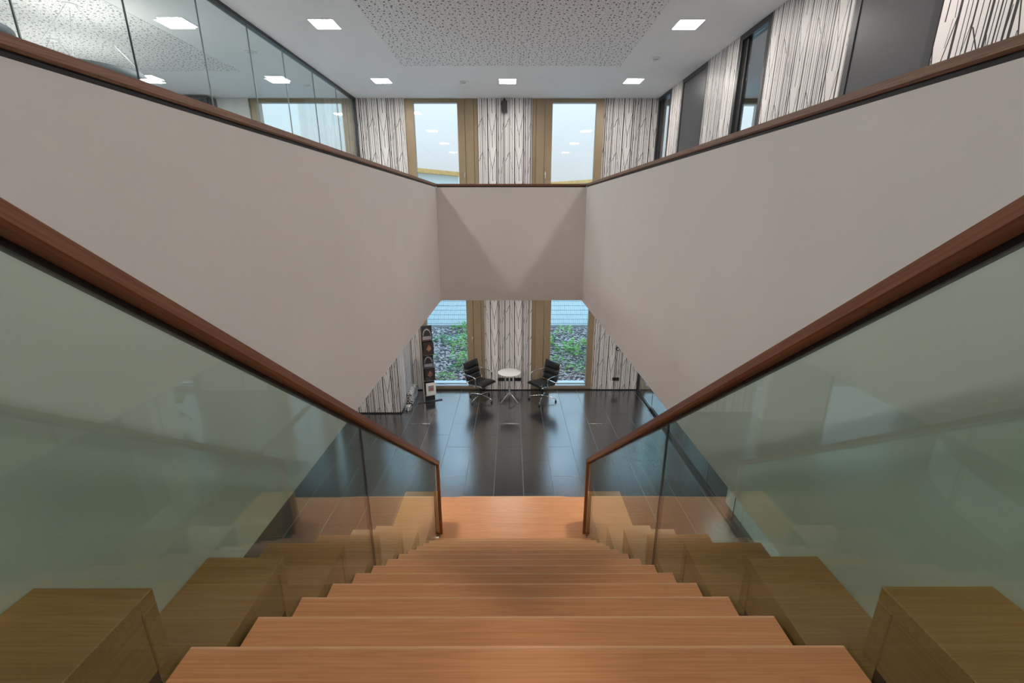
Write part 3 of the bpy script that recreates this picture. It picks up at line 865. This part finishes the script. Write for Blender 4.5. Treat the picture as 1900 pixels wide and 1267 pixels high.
# ------------------------------------------------------------------ bistro table
tb = empty('bistro_table', (-0.04, 9.99, ZG)); tag(tb, 'small round white table on a steel tripod between the chairs', 'table')
MB().lathe([(0, 0.762), (0.268, 0.762), (0.276, 0.756), (0.272, 0.744), (0, 0.738)], -0.04, 9.99, ZG, 40).build('tabletop', 'table_white', tb)
MB().tube([(-0.04, 9.99, ZG + 0.74), (-0.04, 9.99, ZG + 0.20)], 0.019, 14).build('stem', 'alu', tb)
for a in (-0.27 * 3, 0, 0):
    pass
for a in (217, 323, 90):
    c, s = math.cos(R(a)), math.sin(R(a))
    MB().tube([(-0.04, 9.99, ZG + 0.23), (-0.04 + 0.27*c, 9.99 + 0.27*s, ZG + 0.012)], [0.017, 0.012], 10).build('leg', 'alu', tb)

# ------------------------------------------------------------------ brochure stand
bs = empty('brochure_stand', (-1.99, 9.96, ZG)); tag(bs, 'tall narrow black brochure stand with aluminium edge beside the left window', 'stand')
def lb(mb, name, mat, parent=bs): return mb.build(name, mat, parent, org=(0, 0, 0))
bs.rotation_euler = (0, 0, R(22))
HW = 0.125
lb(MB().box(-HW, HW, -0.012, 0.012, 0.03, 1.93, .002), 'back_panel', 'black_metal')
lb(MB().box(-HW - 0.03, -HW, -0.03, 0.05, 0.02, 1.93, .004), 'edge_profile', 'alu')
lb(MB().box(-0.30, 0.0, -0.028, 0.028, 0, 0.016, .003).box(0.0, 0.30, -0.028, 0.028, 0, 0.016), 'base_bar', 'black_metal')
lb(MB().box(-0.028, 0.028, -0.24, -0.028, 0, 0.016, .003), 'base_bar', 'black_metal')
rows = [(1.58, 'cover_dark', 0), (1.22, 'cover_brown', 1), (0.90, 'cover_dark', 0), (0.57, 'cover_brown', 1), (0.19, 'cover_pale', 1)]
bro = []
for z, mt, kind in rows:
    # pocket: bottom ledge + clear lip
    lb(MB().box(-HW + 0.004, HW - 0.004, -0.083, -0.012, z, z + 0.008), 'pocket_ledge', 'alu')
    lb(MB().box(-HW + 0.004, HW - 0.004, -0.084, -0.080, z, z + 0.11), 'pocket_lip', 'window_glass')
    bro.append((z, mt, kind))
names = ['top row', 'second row', 'third row', 'fourth row', 'bottom row']
for (z, mt, kind), nmr in zip(bro, names):
    c, s = math.cos(R(22)), math.sin(R(22))
    e = empty('brochure', (-1.99, 9.96, ZG)); e.rotation_euler = (0, 0, R(22))
    tag(e, 'brochure in the %s of the tall stand' % nmr, 'brochure', 'brochures in the stand')
    off = 0.02 if kind else -0.006
    x0, x1 = (-HW + 0.012 + off, HW - 0.004 + off)
    y0 = -0.072
    mb = MB().prism([(y0, z + 0.009), (y0 + 0.012, z + 0.009), (y0 + 0.044 - 0.02*kind, z + 0.32), (y0 + 0.032 - 0.02*kind, z + 0.32)], x0, x1, 'x')
    mb.build('pages', 'table_white', e, org=(0, 0, 0))
    mb = MB().prism([(y0 - 0.0015, z + 0.009), (y0, z + 0.009), (y0 + 0.032 - 0.02*kind, z + 0.323), (y0 + 0.0305 - 0.02*kind, z + 0.323)], x0 - 0.001, x1 + 0.001, 'x')
    cv = mb.build('cover', mt, e, org=(0, 0, 0))
    # printed motif, laid on the tilted cover
    tilt = (0.032 - 0.02*kind) / 0.314
    def onc(u, h): return (x0 + (x1 - x0) * u, y0 - 0.0022 + tilt * h, z + 0.009 + h)
    def patch(outline, name, mat):
        pm = MB(); pm.bm.faces.new([pm.bm.verts.new(onc(u, h)) for u, h in outline]); return pm.build(name, mat, cv, org=(0, 0, 0))
    if mt == 'cover_dark':
        arch = [(0.5 + 0.42*math.cos(math.pi*k/12), 0.12 + 0.16*math.sin(math.pi*k/12)) for k in range(13)]
        inner = [(0.5 + 0.34*math.cos(math.pi*k/12), 0.12 + 0.125*math.sin(math.pi*k/12)) for k in range(12, -1, -1)]
        patch(arch + inner, 'printed_arch', 'print_grey')
        patch([(0.06, 0.02), (0.94, 0.02), (0.94, 0.10), (0.06, 0.10)], 'printed_photo', 'print_grey')
    elif mt == 'cover_brown':
        patch([(0.5, 0.08), (0.78, 0.15), (0.66, 0.21), (0.5, 0.25), (0.36, 0.19), (0.24, 0.14)], 'printed_figure', 'print_rust')
    else:
        patch([(0.22, 0.10), (0.80, 0.10), (0.80, 0.24), (0.22, 0.24)], 'printed_photo', 'print_grey')
        pr = patch([(0.40, 0.125), (0.72, 0.125), (0.72, 0.18), (0.40, 0.18)], 'printed_square', 'print_red'); pr.location = (0, -0.0012, 0)

# patterned boxes on the floor by the block
def pat_box(x0, x1, y0, y1, h, lab):
    e = empty('patterned_box', ((x0+x1)/2, (y0+y1)/2, ZG)); tag(e, lab, 'box', 'black and white patterned boxes')
    MB().box(x0, x1, y0, y1, ZG, ZG + h - 0.02, .004).build('body', 'mosaic', e)
    MB().box(x0 - 0.004, x1 + 0.004, y0 - 0.004, y1 + 0.004, ZG + h - 0.02, ZG + h, .004).build('lid', 'mosaic', e)
pat_box(-2.525, -2.39, 9.86, 10.46, 0.26, 'larger black and white speckled box against the striped return wall')
pat_box(-2.49, -2.37, 9.44, 9.57, 0.10, 'small black and white speckled box on the dark floor tiles')

# ------------------------------------------------------------------ small wall fittings
for i, (x, z, lab) in enumerate(((-0.255, -4.225, 'black wall socket left of the table stem'), (-0.045, -4.225, 'black wall socket right behind the table stem'), (0.179, -4.225, 'black wall socket beside the right chair seat'), (2.72, -4.215, 'black double socket low on the right striped wall piece'))):
    e = empty('wall_socket', (x, YF, z)); tag(e, lab, 'socket', 'black wall sockets')
    w = 0.085
    MB().box(x - w, x + w, YF - 0.012, YF, z - 0.045, z + 0.045, .003).build('cover_plate', 'black_metal', e)
    for s in (-1, 1):
        MB().lathe([(0, 0.0), (0.019, 0.0), (0.019, -0.003), (0, -0.003)], 0, 0, 0, 16).build('socket_well', 'black_matt', e, org=(0, 0, 0))
        o = e.children[-1]; o.rotation_euler = (R(-90), 0, 0); o.location = (s*0.04, -0.0125, 0)
e = empty('wall_sensor', (2.717, YF, -3.39)); tag(e, 'small black round sensor high on the right striped wall piece', 'sensor')
MB().lathe([(0, 0), (0.055, 0), (0.05, 0.035), (0.03, 0.05), (0, 0.05)], 0, 0, 0, 20).build('housing', 'black_metal', e, org=(0, 0, 0))
e.children[-1].rotation_euler = (R(90), 0, 0)
MB().lathe([(0, 0.05), (0.022, 0.05), (0.018, 0.058), (0, 0.062)], 0, 0, 0, 16).build('lens', 'detector', e, org=(0, 0, 0))
e.children[-1].rotation_euler = (R(90), 0, 0)
e = empty('wall_speaker', (-0.14, YF, 2.18)); tag(e, 'small black loudspeaker on a bracket high between the upper windows', 'speaker')
MB().box(-0.165, -0.115, YF - 0.09, YF, 2.25, 2.30, .004).build('bracket', 'black_metal', e)
MB().box(-0.205, -0.075, YF - 0.16, YF - 0.04, 2.03, 2.25, .012).build('cabinet', 'black_metal', e)
MB().box(-0.195, -0.085, YF - 0.168, YF - 0.16, 2.045, 2.235, .004).build('grille', 'black_matt', e)

# ------------------------------------------------------------------ reception desk (mirrored in the right stair glass)
rd = empty('reception_desk', (-6.2, 6.0, ZG)); tag(rd, 'curved pale reception desk with a dark top, mirrored in the right stair glass', 'desk')
cx, cy, rr_ = -8.4, 4.95, 3.15
def arc_slab(r0, r1, a0, a1, z0, z1, n=10):
    pts = [(cx + r1*math.cos(R(a0 + (a1-a0)*i/n)), cy + r1*math.sin(R(a0 + (a1-a0)*i/n))) for i in range(n+1)]
    pts += [(cx + r0*math.cos(R(a1 - (a1-a0)*i/n)), cy + r0*math.sin(R(a1 - (a1-a0)*i/n))) for i in range(n+1)]
    return MB().prism(pts, z0, z1, 'z')
for a0, a1 in ((-30, -6), (-5.7, 18), (18.3, 44)):
    arc_slab(rr_ - 0.05, rr_, a0, a1, ZG, ZG + 0.72).build('front_panel', 'counter_white', rd)
arc_slab(rr_ - 0.75, rr_ + 0.03, -30, 44, ZG + 0.725, ZG + 0.765, 24).build('desk_top', 'anthracite', rd)

# ------------------------------------------------------------------ outside
plain('mulch_soil', (0.11, 0.085, 0.085), 0.9, noise=0.5, nscale=14)
plain('chip_a', (0.26, 0.19, 0.175), 0.85); plain('chip_b', (0.60, 0.49, 0.46), 0.85)
plain('paving', (0.55, 0.54, 0.52), 0.85, noise=0.06, nscale=3)
plain('kerb', (0.50, 0.50, 0.49), 0.85, noise=0.08, nscale=6)
plain('galvanised', (0.15, 0.19, 0.21), 0.5, metal=0.3)
plain('house_white', (0.80, 0.80, 0.79), 0.8)
plain('fascia_timber', (0.80, 0.42, 0.13), 0.6, noise=0.15)
plain('leaf_a', (0.20, 0.42, 0.07), 0.5, noise=0.25, nscale=9); plain('leaf_b', (0.32, 0.55, 0.12), 0.5, noise=0.25, nscale=9); plain('leaf_c', (0.12, 0.32, 0.12), 0.5, noise=0.25, nscale=9)
GZ = ZG - 0.06
YK = 17.35
struct('ground_bed', MB().box(-14, 14, YO, YK, GZ - 0.3, GZ), 'mulch_soil')
struct('ground_paving', MB().box(-60, 60, YK + 0.12, 80, GZ - 0.3, GZ + 0.02).box(-60, -14, 9.1, YK + 0.12, GZ - 0.3, GZ + 0.02).box(14, 60, YO, YK + 0.12, GZ - 0.3, GZ + 0.02), 'paving')
struct('ground_entrance', MB().box(XLO + 0.6, -4.0, 9.1, YO, GZ - 0.3, GZ), 'paving')
struct('kerb', MB().box(-14, 14, YK, YK + 0.12, GZ - 0.3, GZ + 0.10, .01), 'kerb')
# bark chips: nobody could count them
rnd = random.Random(1); vs_ = []; fs_ = []; mi_ = []
for q_ in range(9500):
    x = rnd.uniform(-5.0, 5.0); y = YO + 0.14 + (YK - YO - 0.28) * rnd.random()**1.2; z = GZ + rnd.uniform(0.004, 0.03)
    a = rnd.uniform(0, 6.28); l = rnd.uniform(0.03, 0.085); w = rnd.uniform(0.012, 0.03); t = rnd.uniform(-0.35, 0.35)
    ca, sa = math.cos(a), math.sin(a)
    b0 = len(vs_)
    for (p, q, h) in ((-l, -w, 0), (l, -w, t*l), (l*0.8, w, t*l), (-l*0.9, w, 0), (0, 0, 0.02)):
        vs_.append((x + p*ca - q*sa, y + p*sa + q*ca, z + h))
    fs_ += [(b0, b0+1, b0+4), (b0+1, b0+2, b0+4), (b0+2, b0+3, b0+4), (b0+3, b0, b0+4), (b0+3, b0+2, b0+1, b0)]
    mi_ += [rnd.choice((0, 1, 1))] * 5
me = bpy.data.meshes.new('bark_mulch'); me.from_pydata(vs_, [], fs_); me.materials.append(M['chip_a']); me.materials.append(M['chip_b'])
me.polygons.foreach_set('material_index', mi_)
o = bpy.data.objects.new('bark_mulch', me); COL.objects.link(o)
tag(o, 'brown and grey bark mulch chips covering the planted bed', 'mulch', kind='stuff')
# low plants
def make_plant(seed, mat, nleaf, spread, ht):
    rnd = random.Random(seed); mb = MB()
    for _ in range(nleaf):
        a = rnd.uniform(0, 6.28); r_ = spread * math.sqrt(rnd.random()); h = ht * (0.35 + 0.65*rnd.random()) * (1 - 0.5*r_/spread)
        bx, by = r_*0.5*math.cos(a), r_*0.5*math.sin(a)
        tx, ty = r_*math.cos(a), r_*math.sin(a)
        l = rnd.uniform(0.06, 0.13); w = l * rnd.uniform(0.26, 0.42)
        d = Vector((math.cos(a + rnd.uniform(-.8, .8)), math.sin(a + rnd.uniform(-.8, .8)), rnd.uniform(-0.3, 0.7))).normalized()
        sd = d.cross(Vector((0, 0, 1))).normalized()
        up = sd.cross(d)
        p0 = Vector((tx, ty, h)); v = [mb.bm.verts.new(q) for q in (p0, p0 + d*l*0.5 + sd*w + up*0.01, p0 + d*l, p0 + d*l*0.5 - sd*w + up*0.01)]
        mid = mb.bm.verts.new(p0 + d*l*0.5 - up*0.012)
        for i in range(4): mb.bm.faces.new((v[i], v[(i+1) % 4], mid))
    fo = mb
    e = empty('ground_cover_plant', (0, 0, 0))
    f = fo.build('foliage', mat, e, org=(0, 0, 0))
    sb = MB()
    for k in range(4):
        a = rnd.uniform(0, 6.28)
        sb.tube([(0, 0, 0), (spread*0.3*math.cos(a), spread*0.3*math.sin(a), ht*0.5), (spread*0.6*math.cos(a), spread*0.6*math.sin(a), ht*0.75)], 0.004, 5)
    sb.build('stem', mat, e, org=(0, 0, 0))
    return e
protos = [make_plant(11, 'leaf_a', 60, 0.32, 0.32), make_plant(12, 'leaf_b', 48, 0.26, 0.42), make_plant(13, 'leaf_c', 52, 0.30, 0.24)]
rnd = random.Random(5)
spots = []
for side, xa, xb in (('left', -3.5, -0.9), ('right', 0.9, 3.3)):
    n = 0; tries = 0
    while n < 25 and tries < 4000:
        tries += 1
        y = rnd.uniform(11.5, 16.9); k = y / 10.7
        x = rnd.uniform(xa*k*0.95, xb*k*1.02)
        dens = 1.0 if 12.6 < y < 15.4 else 0.35
        if rnd.random() > dens: continue
        if any((x-p[0])**2 + (y-p[1])**2 < 0.33**2 for p in spots): continue
        spots.append((x, y, side)); n += 1
for i, (x, y, side) in enumerate(spots):
    pi = rnd.choice((0, 1, 1, 0, 2))
    o = protos[i] if i < 3 else copy_tree(protos[pi])
    o.location = (x, y, GZ); o.rotation_euler = (0, 0, rnd.uniform(0, 6.28))
    s = rnd.uniform(0.75, 1.25); o.scale = (s, s, s)
    tag(o, 'low green plant in the mulch bed outside the %s lower window' % side, 'plant', 'plants outside the %s lower window' % side)

# mesh fence behind the kerb: 50 x 200 mm rods
YFN = YK + 0.35
fe = empty('mesh_fence', (0, YFN, GZ)); tag(fe, 'grey welded wire mesh fence beyond the planted bed', 'fence')
vr = MB()
x = -5.5
while x < 5.5:
    vr.box(x - 0.0045, x + 0.0045, YFN - 0.003, YFN + 0.003, GZ + 0.02, GZ + 2.03); x += 0.05
vr.build('upright_rods', 'galvanised', fe, 'stuff')
for k in range(11):
    z = GZ + 0.06 + 0.19 * k
    MB().box(-5.5, 5.5, YFN - 0.011, YFN - 0.003, z - 0.006, z + 0.006).build('cross_rod', 'galvanised', fe)
for x in (-5.2, 0.0, 5.2):
    MB().box(x - 0.03, x + 0.03, YFN + 0.004, YFN + 0.044, GZ, GZ + 2.05, .004).build('fence_post', 'galvanised', fe)
MB().lathe([(0, 0.012), (0.3, 0.012), (0.32, 0.0), (0, 0)], -2.05, 15.6, GZ + 0.02, 24).build('manhole_cover', 'kerb')
tag(bpy.data.objects['manhole_cover'], 'pale round manhole cover in the mulch bed behind the plants', 'manhole cover')

# neighbouring flat-roofed houses seen through the upper windows
def house(name_lab, p0, p1, depth, ztop_, win):
    d = (Vector(p1) - Vector(p0)); L_ = d.length; a = math.atan2(d.y, d.x)
    e = empty('house', (p0[0], p0[1], GZ)); e.rotation_euler = (0, 0, a); tag(e, name_lab, 'building')
    zt = ztop_ - GZ
    MB().box(0, L_, 0, depth, 0, zt - 0.22, .01).build('wall', 'house_white', e, org=(0, 0, 0))
    rf = MB().box(-0.4, L_ + 0.4, -0.4, depth + 0.4, zt - 0.22, zt, .01).build('roof', 'fascia_timber', e, org=(0, 0, 0))
    for (x, z, w, h) in win:
        f = MB().box(x, x + w, -0.04, -0.001, z, z + h, .005).build('window', 'anthracite', e, org=(0, 0, 0))
        MB().box(x + 0.06, x + w - 0.06, -0.045, -0.041, z + 0.06, z + h - 0.06).build('pane', 'window_glass', f, org=(0, 0, 0))
    return e
house('white flat-roofed house with timber eaves outside the left upper window', (-9.6, 19.4, 0), (-3.2, 28.5, 0), 8, 2.16, [(8.5, 5.2, 0.5, 0.35), (3.0, 4.8, 1.2, 0.9)])
house('low white house with timber roof outside the right upper window', (3.1, 38.0, 0), (9.5, 30.0, 0), 8, 2.12, [(3.0, 4.6, 1.0, 0.7)])

for o in list(bpy.data.objects):
    if o.type == 'MESH' and o.parent is None and 'kind' not in o and 'category' not in o:
        o['kind'] = 'structure'
